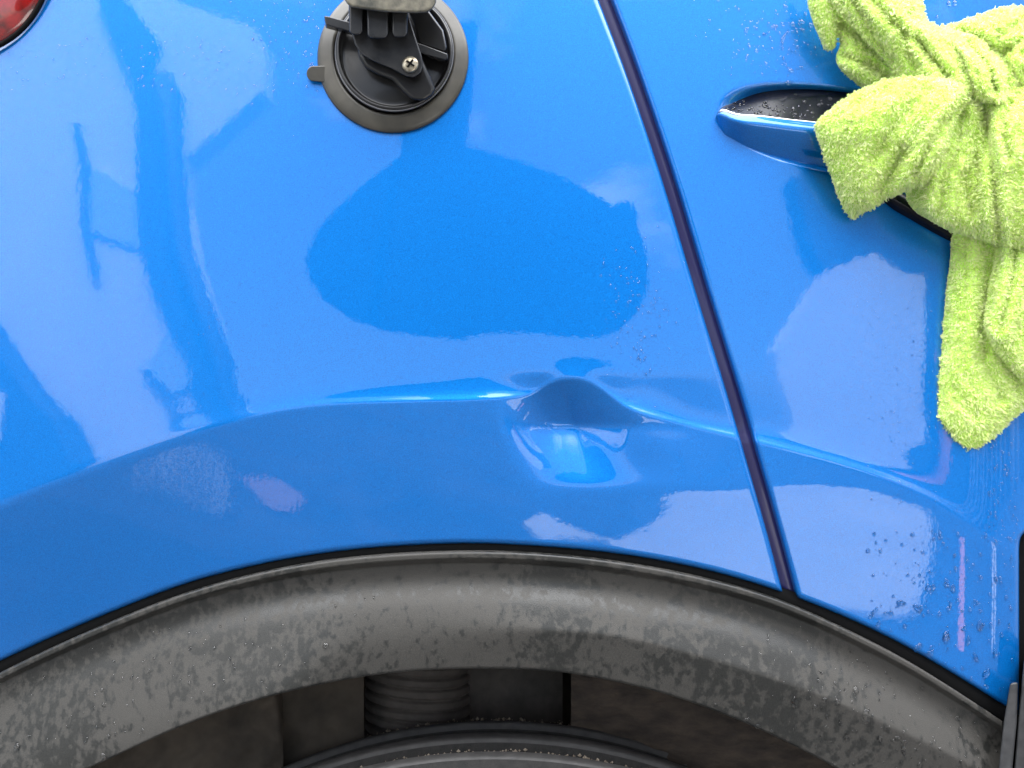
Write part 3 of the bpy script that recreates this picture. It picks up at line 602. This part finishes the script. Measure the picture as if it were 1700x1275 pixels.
PATCHES = [
 # each: rows of (u, v, height), thickness, ripple
 ('ragged_corner', [[(1338, -40, 30), (1362, -40, 44), (1388, -40, 34)], [(1342, 5, 28), (1366, 5, 44), (1392, 10, 40)], [(1352, 40, 26), (1372, 40, 40), (1391, 38, 36)], [(1364, 66, 20), (1376, 68, 32), (1388, 66, 28)], [(1368, 80, 16), (1377, 82, 24), (1385, 78, 20)]], 9, 2),
 ('back_fold', [[(1386, 0, 30), (1420, 0, 40), (1450, 20, 50), (1480, 60, 50)], [(1386, 40, 24), (1412, 48, 34), (1450, 62, 36), (1500, 90, 44)], [(1396, 68, 20), (1420, 80, 34), (1455, 95, 30), (1505, 115, 40)],
                [(1388, 96, 22), (1418, 104, 40), (1448, 116, 30), (1500, 130, 40)], [(1398, 116, 18), (1424, 126, 34), (1452, 136, 30), (1500, 146, 36)], [(1428, 142, 14), (1445, 148, 26), (1465, 152, 26), (1500, 158, 34)]], 9, 4),
 ('main_strand', [[(1368, -60, 52), (1420, -60, 78), (1470, -60, 86), (1500, -60, 74), (1522, -60, 46)], [(1380, 0, 56), (1425, -5, 82), (1468, -10, 90), (1500, -12, 76), (1520, -15, 46)],
                  [(1412, 40, 60), (1452, 28, 88), (1488, 14, 98), (1512, 5, 84), (1530, 0, 50)], [(1450, 80, 62), (1484, 62, 92), (1518, 48, 104), (1532, 42, 92), (1538, 38, 56)],
                  [(1482, 118, 60), (1516, 94, 94), (1556, 78, 108), (1582, 66, 96), (1600, 56, 60)], [(1484, 150, 60), (1530, 136, 96), (1580, 120, 112), (1620, 100, 104), (1640, 84, 70)], [(1490, 190, 70), (1545, 175, 104), (1600, 160, 116), (1645, 140, 108), (1670, 120, 80)]], 10, 4),
 ('cross_fold', [[(1526, 50, 60), (1566, 48, 84), (1596, 56, 84), (1640, 60, 64)], [(1536, 62, 66), (1580, 74, 100), (1625, 84, 104), (1660, 86, 74)], [(1560, 90, 72), (1600, 104, 112), (1650, 116, 116), (1690, 118, 84)], [(1584, 130, 78), (1622, 142, 118), (1662, 150, 118), (1700, 150, 90)], [(1600, 165, 80), (1640, 170, 118), (1680, 176, 112), (1720, 170, 90)]], 10, 5),
 ('upper_lobe', [[(1560, 46, 44), (1600, 34, 60), (1640, 20, 66), (1680, 13, 66), (1760, 10, 60)], [(1580, 58, 50), (1620, 52, 76), (1660, 44, 84), (1700, 40, 84), (1770, 40, 76)], [(1610, 72, 52), (1640, 74, 80), (1675, 70, 88), (1710, 66, 84), (1780, 66, 76)],
                 [(1636, 96, 54), (1660, 94, 72), (1690, 86, 74), (1720, 80, 70), (1790, 80, 66)]], 9, 4),
 ('side_roll', [[(1650, 104, 60), (1685, 76, 88), (1720, 50, 92), (1780, 30, 80)], [(1660, 118, 70), (1690, 96, 108), (1725, 76, 112), (1790, 60, 96)], [(1668, 146, 66), (1694, 128, 104), (1730, 108, 108), (1800, 96, 96)], [(1664, 186, 54), (1694, 172, 86), (1730, 156, 86), (1800, 150, 80)]], 9, 5),
 ('front_flap', [[(1424, 150, 84), (1476, 133, 98), (1530, 126, 112), (1585, 134, 122), (1612, 152, 108)], [(1384, 178, 82), (1446, 172, 106), (1510, 166, 120), (1566, 168, 134), (1606, 170, 116)],
                 [(1355, 208, 72), (1430, 214, 108), (1500, 214, 118), (1552, 205, 138), (1588, 190, 118)], [(1366, 248, 66), (1432, 250, 100), (1492, 250, 104), (1544, 244, 136), (1576, 232, 112)],
                 [(1380, 292, 58), (1432, 290, 92), (1482, 284, 92), (1530, 280, 124), (1562, 272, 98)], [(1396, 334, 48), (1432, 326, 76), (1472, 312, 80), (1508, 304, 100), (1546, 300, 84)], [(1412, 362, 38), (1438, 350, 56), (1468, 332, 64), (1498, 318, 76), (1524, 308, 70)]], 10, 3.5),
 ('right_flap', [[(1572, 168, 90), (1606, 168, 104), (1640, 168, 96), (1680, 146, 104), (1790, 130, 110)], [(1562, 210, 84), (1596, 212, 98), (1634, 214, 90), (1672, 196, 122), (1790, 180, 126)], [(1540, 256, 74), (1580, 262, 96), (1624, 262, 88), (1664, 248, 126), (1790, 236, 126)],
                 [(1514, 300, 62), (1560, 308, 92), (1612, 312, 88), (1660, 306, 122), (1790, 300, 122)], [(1506, 328, 52), (1556, 346, 84), (1614, 358, 88), (1668, 362, 112), (1790, 366, 112)], [(1520, 350, 42), (1566, 372, 66), (1620, 388, 76), (1676, 400, 92), (1790, 424, 92)], [(1534, 358, 34), (1574, 381, 50), (1624, 397, 60), (1682, 412, 76), (1790, 436, 76)]], 10, 3.5),
 ('under_strip', [[(1582, 350, 30), (1610, 350, 42), (1634, 350, 46), (1680, 350, 36), (1790, 350, 36)], [(1578, 430, 26), (1606, 430, 44), (1636, 430, 48), (1690, 430, 40), (1790, 430, 36)], [(1569, 510, 24), (1600, 510, 46), (1636, 510, 46), (1690, 510, 40), (1790, 510, 36)],
                  [(1560, 590, 24), (1594, 592, 46), (1640, 592, 44), (1690, 586, 38), (1790, 570, 34)], [(1552, 660, 24), (1590, 668, 44), (1640, 662, 42), (1690, 640, 36), (1770, 600, 32)], [(1550, 694, 22), (1586, 706, 38), (1634, 698, 38), (1684, 668, 34), (1760, 616, 30)], [(1608, 762, 16), (1612, 756, 24), (1644, 728, 28), (1690, 686, 26), (1756, 630, 24)]], 9, 2.5),
 ('over_strip', [[(1650, 360, 50), (1676, 365, 72), (1710, 370, 76), (1800, 380, 70)], [(1650, 430, 52), (1678, 434, 80), (1712, 440, 80), (1800, 440, 70)], [(1641, 490, 60), (1670, 498, 86), (1712, 500, 82), (1800, 500, 70)], [(1637, 548, 66), (1666, 556, 84), (1710, 545, 80), (1800, 540, 70)],
                 [(1660, 590, 64), (1686, 592, 74), (1724, 580, 72), (1800, 570, 64)], [(1702, 638, 56), (1716, 634, 62), (1744, 616, 60), (1800, 590, 56)]], 9, 2),
]
CREASES = {  # folds pressed into the cloth: (u, v) polylines, depth, half width
 'front_flap': [([(1600, 168), (1566, 205), (1545, 240), (1520, 290)], 12, 7), ([(1540, 150), (1490, 200), (1450, 260)], 6, 10), ([(1470, 150), (1420, 175)], 6, 9), ([(1500, 250), (1460, 320)], 7, 9)],
 'right_flap': [([(1628, 165), (1640, 215), (1650, 300), (1658, 400)], 14, 7), ([(1596, 190), (1590, 250), (1566, 300), (1560, 350)], 9, 8), ([(1690, 150), (1664, 200), (1672, 260)], 10, 7), ([(1600, 290), (1612, 350)], 7, 8)],
 'main_strand': [([(1440, -10), (1480, 35), (1530, 75), (1575, 125)], 10, 7), ([(1500, 60), (1520, 110), (1515, 150)], 8, 7), ([(1420, 5), (1450, 60), (1480, 100)], 7, 6), ([(1508, 20), (1535, 90), (1590, 150)], 8, 6)],
 'cross_fold': [([(1560, 66), (1590, 96), (1612, 150)], 14, 6), ([(1602, 70), (1640, 108), (1652, 150)], 14, 6), ([(1640, 80), (1668, 110), (1676, 170)], 12, 6)],
 'upper_lobe': [([(1600, 50), (1650, 80), (1700, 74)], 8, 7), ([(1700, 30), (1660, 60)], 8, 7)],
 'side_roll': [([(1672, 110), (1690, 150), (1720, 165)], 12, 6), ([(1700, 90), (1740, 120)], 9, 6)],
 'back_fold': [([(1392, 40), (1440, 70), (1490, 110)], 10, 6), ([(1400, 92), (1450, 112), (1480, 135)], 12, 6)],
 'under_strip': [([(1636, 380), (1636, 480), (1632, 600), (1660, 660)], 8, 9), ([(1580, 640), (1620, 690)], 4, 9)],
 'over_strip': [([(1690, 370), (1680, 470), (1660, 545)], 10, 7)],
}
def crease(name, U, V):
    r = 0 * U
    for pl, dep, hw in CREASES.get(name, []):
        dm = np.full(U.shape, 1e9)
        for (a, b), (c, d) in zip(pl[:-1], pl[1:]):
            L2_ = (c - a)**2 + (d - b)**2; t = np.clip(((U - a) * (c - a) + (V - b) * (d - b)) / L2_, 0, 1)
            dm = np.minimum(dm, np.hypot(U - a - t * (c - a), V - b - t * (d - b)))
        r = r - dep * np.exp(-(dm / hw)**1.4) + dep * .5 * np.exp(-((dm - hw * 2.2) / hw)**2)
    return r
tw_loc = Vector(TP(1580, 150, 60))
tw_v, tw_f, fz_p, fz_n, fz_l = [], [], [], [], []
off = 0
for si, (nm, rows, th, rip) in enumerate(PATCHES):
    c = np.array(rows, float); g = cr_interp(c, 96); g = np.swapaxes(cr_interp(np.swapaxes(g, 0, 1), 90), 0, 1)
    nr, nc = g.shape[:2]; U, V, H = g[..., 0], g[..., 1], g[..., 2]
    H = H + rip * wav(U, V, 1.6, si) * 1.6 + .8 * crease(nm, U, V)
    s, t = np.meshgrid(np.linspace(-1, 1, nc), np.linspace(-1, 1, nr))
    pf = np.sqrt(np.clip((1 - np.abs(s)**8) * (1 - np.abs(t)**8), 0, 1))
    # ragged outline
    jit = 2.0 * (1 - pf) * wav(U * 3, V * 3, 2.2, si + 7)
    U = U + jit; V = V + jit
    F = TP(U, V, H + th * (pf - .4)); B = TP(U, V, H - th * (pf + .4))
    for G, fl in ((F, False), (B, True)):
        f = gfaces(nr, nc); f = f if fl else f[:, ::-1]
        tw_v.append(G.reshape(-1, 3)); tw_f.append(f + off); off += nr * nc
    # pile roots on the front
    e1 = F[1:, :-1] - F[:-1, :-1]; e2 = F[:-1, 1:] - F[:-1, :-1]; nrm = np.cross(e1, e2); ar = np.linalg.norm(nrm, axis=-1)
    nrm = nrm / (ar[..., None] + 1e-12); nrm = np.where(nrm[..., 1:2] > 0, -nrm, nrm)
    cnt = rng.poisson(ar / (S * S) / 2.1).ravel()
    idx = np.repeat(np.arange(len(cnt)), cnt); a, b = rng.random(len(idx)), rng.random(len(idx))
    F00, F01, F10, F11 = (q.reshape(-1, 3) for q in (F[:-1, :-1], F[:-1, 1:], F[1:, :-1], F[1:, 1:]))
    pp = F00[idx] * ((1 - a) * (1 - b))[:, None] + F01[idx] * (a * (1 - b))[:, None] + F10[idx] * ((1 - a) * b)[:, None] + F11[idx] * (a * b)[:, None]
    fz_p.append(pp); fz_n.append(nrm.reshape(-1, 3)[idx])
    # a fringe all round the edge
    for E, O in ((F[:, 0], F[:, 2]), (F[:, -1], F[:, -3]), (F[0], F[2]), (F[-1], F[-3])):
        d = E - O; d /= np.linalg.norm(d, axis=1)[:, None] + 1e-12
        seg = np.linalg.norm(np.diff(E, axis=0), axis=1); k = rng.poisson(np.append(seg, 0) / S * 1.6); idx = np.repeat(np.arange(len(E)), k)
        tt_ = rng.random(len(idx))[:, None]; nx = np.minimum(idx + 1, len(E) - 1)
        fz_p.append(E[idx] * (1 - tt_) + E[nx] * tt_ - d[idx] * rng.random((len(idx), 1)) * 2 * S); fz_n.append(d[idx] * 1.1 + np.array([0, -.5, 0]))
towel = mesh_obj('cleaning_towel', np.concatenate(tw_v) - np.array(tw_loc), np.concatenate(tw_f), M_towel)
towel.location = tw_loc
tag(towel, 'lime green fluffy microfibre towel knotted through and hanging from the blue door handle', 'towel')
p = np.concatenate(fz_p); n = np.concatenate(fz_n); K = len(p)
uu_, vv_ = p[:, 0] / S, -p[:, 2] / S
fl = np.stack([wav(uu_, vv_, 9, 1), wav(uu_, vv_, 9, 3) * .6, wav(uu_, vv_, 9, 5)], 1)
fl2 = np.stack([wav(uu_, vv_, 3, 2), 0 * uu_, wav(uu_, vv_, 3, 4)], 1)
d1 = n * .75 + fl * .42 + fl2 * .3 + rng.normal(0, .26, (K, 3)) + np.array([0, 0, -.12]); d1 /= np.linalg.norm(d1, axis=1)[:, None]
d2 = d1 + fl * .5 + rng.normal(0, .3, (K, 3)) + np.array([0, 0, -.30]); d2 /= np.linalg.norm(d2, axis=1)[:, None]
ln = rng.uniform(4.0, 7.5, K)[:, None] * S
sd_ = np.cross(d1, rng.normal(0, 1, (K, 3))); sd_ /= np.linalg.norm(sd_, axis=1)[:, None]; wd = rng.uniform(.5, .95, K)[:, None] * S
r0 = p - n * S * 1.5
q0, q1, q2 = r0, r0 + d1 * ln * .6, r0 + d1 * ln * .6 + d2 * ln * .5
# neighbouring fibres draw together into tufts
CS = 5.2 * S
cell = np.floor(p / CS + .5 * np.sin(p[:, [1, 2, 0]] / CS * .9)).astype(np.int64)
key, inv = np.unique((cell[:, 0] * 73856093) ^ (cell[:, 1] * 19349663) ^ (cell[:, 2] * 83492791), return_inverse=True); inv = inv.ravel()
cn = np.bincount(inv).astype(float)[:, None]
tipm = np.stack([np.bincount(inv, q2[:, i]) for i in range(3)], 1) / cn + rng.normal(0, 1.3 * S, (len(key), 3)); lenj = rng.normal(0, 1.6 * S, (len(key), 1))
q2 = q2 * .40 + tipm[inv] * .60 + n * lenj[inv]; q1 = q1 * .8 + (q0 + q2) * .1
V6 = np.stack([q0 - sd_ * wd, q0 + sd_ * wd, q1 - sd_ * wd * .9, q1 + sd_ * wd * .9, q2 - sd_ * wd * .35, q2 + sd_ * wd * .35], 1).reshape(-1, 3)
b6 = np.arange(K)[:, None] * 6
F6 = np.concatenate([b6 + np.array([0, 1, 3, 2]), b6 + np.array([2, 3, 5, 4])], 0)
pile = mesh_obj('pile', V6 - np.array(tw_loc), F6, M_pile, towel); tag(pile, kind='stuff')
print('towel tufts', K)

# ------------------------------------------------------------------ water
def frame(fn, u, v):
    p = fn(u, v); a = fn(u + 1.5, v) - fn(u - 1.5, v); b = fn(u, v - 1.5) - fn(u, v + 1.5)
    a /= np.linalg.norm(a); n = np.cross(a, b); n /= np.linalg.norm(n)
    if n[1] > 0: n = -n
    b = np.cross(a, n); b = b if b[2] > 0 else -b
    return p, a, b, n
def trim_P(u, v):
    t = (v - trim_top(u)) / (trim_bot(u) - trim_top(u)); return P(u, v, -trim_o(u, t) * S)
def bead(fn, u, v, w_, h_, tilt=0., n=14, k=6, tail=0.35):
    p, a, b, nn_ = frame(fn, float(u), float(v)); c, s_ = math.cos(tilt), math.sin(tilt); a, b = a * c + b * s_, b * c - a * s_
    vs, fs = [], []
    hh = min(w_, h_) * .62
    for i in range(k):
        f = i / k * math.pi / 2; rr_ = math.cos(f)
        for j in range(n):
            th = 2 * math.pi * j / n; x = math.cos(th) * rr_; y = math.sin(th) * rr_
            x *= (1 - tail * max(y, 0))
            vs.append(p + (a * x * w_ + b * y * h_ + nn_ * (math.sin(f) * hh * (1 - .25 * y) - .15)) * S)
    vs.append(p + nn_ * hh * S)
    fs = [(i * n + j, i * n + (j + 1) % n, (i + 1) * n + (j + 1) % n, (i + 1) * n + j) for i in range(k - 1) for j in range(n)] + [((k - 1) * n + j, (k - 1) * n + (j + 1) % n, k * n) for j in range(n)]
    return vs, fs, p
def drop(fn, u, v, w_, h_, tilt, label, group):
    vs, fs, p = bead(fn, u, v, w_, h_, tilt)
    o = mesh_obj('water_drop', [q - p for q in vs], fs, M_water); o.location = p
    return tag(o, label, 'water drop', group)
door_drops = [(1479, 1018, 5, 4, .2), (1495, 1001, 8, 5, .3), (1523, 1010, 10, 4.5, .75), (1541, 976, 5, 7, 0), (1549, 976, 4, 7, .2), (1570, 1055, 6, 9, .4), (1571, 1059, 6, 9, .4), (1502, 1040, 3.5, 5, 0), (1524, 1075, 5, 9, .6), (1545, 1085, 4.5, 9, .6),
              (1626, 1038, 5, 10, .1), (1607, 1064, 4, 8, 0), (1619, 1091, 4, 9, -.5), (1652, 1085, 4.5, 8, 0), (1637, 1118, 6, 9, .5), (1637, 1140, 5, 5, .3), (1582, 977, 4, 8, 0), (1458, 1037, 4, 8, .4), (1653, 900, 3, 6, 0), (1470, 1018, 3.5, 4, .5),
              (1612, 1126, 3, 4, .4), (1578, 1003, 2.5, 6, 0), (1444, 1024, 3, 4, 0), (1502, 1002, 3, 3.5, 0)]
for i, (u, v, a, b, t) in enumerate(door_drops):
    drop(body_P, u, v, a * 1.05, b * 1.05, -t, 'clear water bead on the lower corner of the blue rear door', 'water beads on the lower door')
up_drops = [(1331, 36, 6, 4, -.2), (1316, 40, 4, 5, 0), (1346, 42, 4, 5, .3), (1301, 62, 3, 11, -.5), (1329, 48, 2.6, 2.6, 0), (1322, 48, 2.4, 2.4, 0), (1333, 50, 2.6, 2.6, 0), (1316, 52, 2.4, 2.4, 0), (1256, 84, 3.4, 3.4, 0), (1313, 117, 5, 4, 0), (1309, 138, 6, 5, 0), (1324, 78, 3, 4, 0), (1575, 6, 4, 6, 0), (1585, 5, 4, 6, 0), (1556, 28, 2.6, 3, 0)]
for u, v, a, b, t in up_drops:
    drop(body_P, u, v, a * 1.0, b * 1.0, t, 'clear water bead on the blue door above the handle', 'water beads above the handle')
trim_drops = [(1319, 1166, 5, 9, 0), (1437, 1188, 6, 10, 0), (1370, 1162, 5, 4, 0), (1390, 1166, 4, 6, 0), (1353, 1174, 4, 4, 0), (1490, 1226, 6, 4, .5), (1500, 1232, 6, 4, .5), (1421, 1145, 5, 6, 0), (1438, 1080, 4, 4, 0), (1590, 1192, 6, 3.5, 0), (1557, 1145, 4, 4, 0), (1405, 1224, 4, 5, 0), (1500, 1245, 4, 7, .3), (1527, 1270, 4, 5, 0), (1461, 1226, 4, 6, .5), (1530, 1142, 4, 5, 0),
              (541, 1072, 5, 4, 0), (28, 1240, 5, 6, 0), (172, 1256, 4.5, 6, .4), (237, 1213, 2.5, 3, 0), (355, 1138, 2.5, 3, 0), (372, 1130, 2.2, 2.4, 0), (47, 1222, 3, 3, 0), (180, 1222, 3, 3.5, .5), (314, 1133, 3, 2.5, 0), (141, 1233, 2.4, 2.4, 0), (1240, 1195, 6, 3.5, 0), (1187, 1169, 4, 3, 0), (1282, 1214, 4, 3, 0), (1258, 1206, 5, 4, 0), (1384, 1272, 5, 3, 0)]
for u, v, a, b, t in trim_drops:
    vb_ = float(trim_bot(float(u))) - 4; v = min(v, vb_)
    left = u < 900
    drop(trim_P, u, v, a * 1.2, b * 1.2, t, 'clear water bead on the %s half of the grey wheel arch trim' % ('left' if left else 'right'), 'water beads on the %s of the arch trim' % ('left' if left else 'right'))
def mist(name, fn, pts):
    VS, FS = [], []
    for u, v, r in pts:
        vs, fs, p_ = bead(fn, u, v, r * random.uniform(.8, 1.2), r * random.uniform(.9, 1.6), 0, 8, 3, .1); o = len(VS); VS += vs; FS += [tuple(o + i for i in f) for f in fs]
    return tag(mesh_obj(name, VS, FS, M_water), kind='stuff')
def inpoly_door(u, v): return gap_u(v) + 16 < u < min(float(door_right(v)) - 8, 1690) and v < float(body_bot(float(u))) - 8
pts = []
while len(pts) < 620:
    z = random.random()
    if z < .28: u, v, r = random.gauss(1290, 50), random.gauss(70, 50), random.choice([1.2, 1.5, 1.9, 2.6])
    elif z < .50: u, v, r = random.gauss(1500, 40), random.gauss(640, 110), random.choice([1.1, 1.3, 1.6])
    elif z < .85: u, v, r = random.uniform(1440, 1688), random.uniform(880, 1150), random.choice([1.1, 1.5, 2, 2.8, 3.6])
    else: u, v, r = random.uniform(1640, 1690), random.uniform(720, 900), random.choice([1, 1.5, 2.5])
    if v > -20 and inpoly_door(u, float(v)) and not (1180 < u and 125 < v < 300): pts.append((u, v, r))
mist('fine_water_droplets_on_door', body_P, pts)
pts = []
while len(pts) < 420:
    z = random.random()
    if z < .4: u, v = random.gauss(500, 60), random.gauss(60, 60)
    elif z < .7: u, v = random.gauss(1060, 30), random.gauss(520, 60)
    else: u, v = random.uniform(0, 450), random.uniform(60, 150)
    if v > -10 and u < float(gap_u(float(v))) - 16 and math.hypot(u - 652, v - 97) > 132 and math.hypot(u + 70, v + 60) > 170: pts.append((u, v, random.choice([1, 1.3, 1.6, 2.0])))
mist('fine_water_droplets_on_panel', body_P, pts)
pts = []
while len(pts) < 380:
    z = random.random()
    u = random.gauss(1480, 120) if z < .7 else random.gauss(250, 180); u = min(max(u, 0), 1655)
    t = random.betavariate(2, 2); v = float(trim_top(u)) + t * float(trim_bot(u) - trim_top(u))
    if .06 < t < .97: pts.append((u, v, random.choice([1.1, 1.4, 1.9, 2.6])))
mist('fine_water_droplets_on_trim', trim_P, pts)

# wet top of the handle
kt = np.linspace(0, 1, 40)
def insert_P(u, v):
    t = np.clip((v - h_top(u)) / (h_line(u) - h_top(u)), 0, 1)
    return P(u, v, -(np.interp(u, uu[0], hbase[0]) + (-26 + 44 * t**1.2) * np.interp(u, uu[0], tip[0])) * S)
pts = []
for _ in range(110):
    u = random.uniform(1206, 1420); t = random.betavariate(3, 1.6); pts.append((u, float(h_top(u)) * (1 - t) + float(h_line(u)) * t, random.choice([1.2, 1.6, 2.2, 3.0, 4.0])))
mist('water_droplets_on_handle', insert_P, pts)
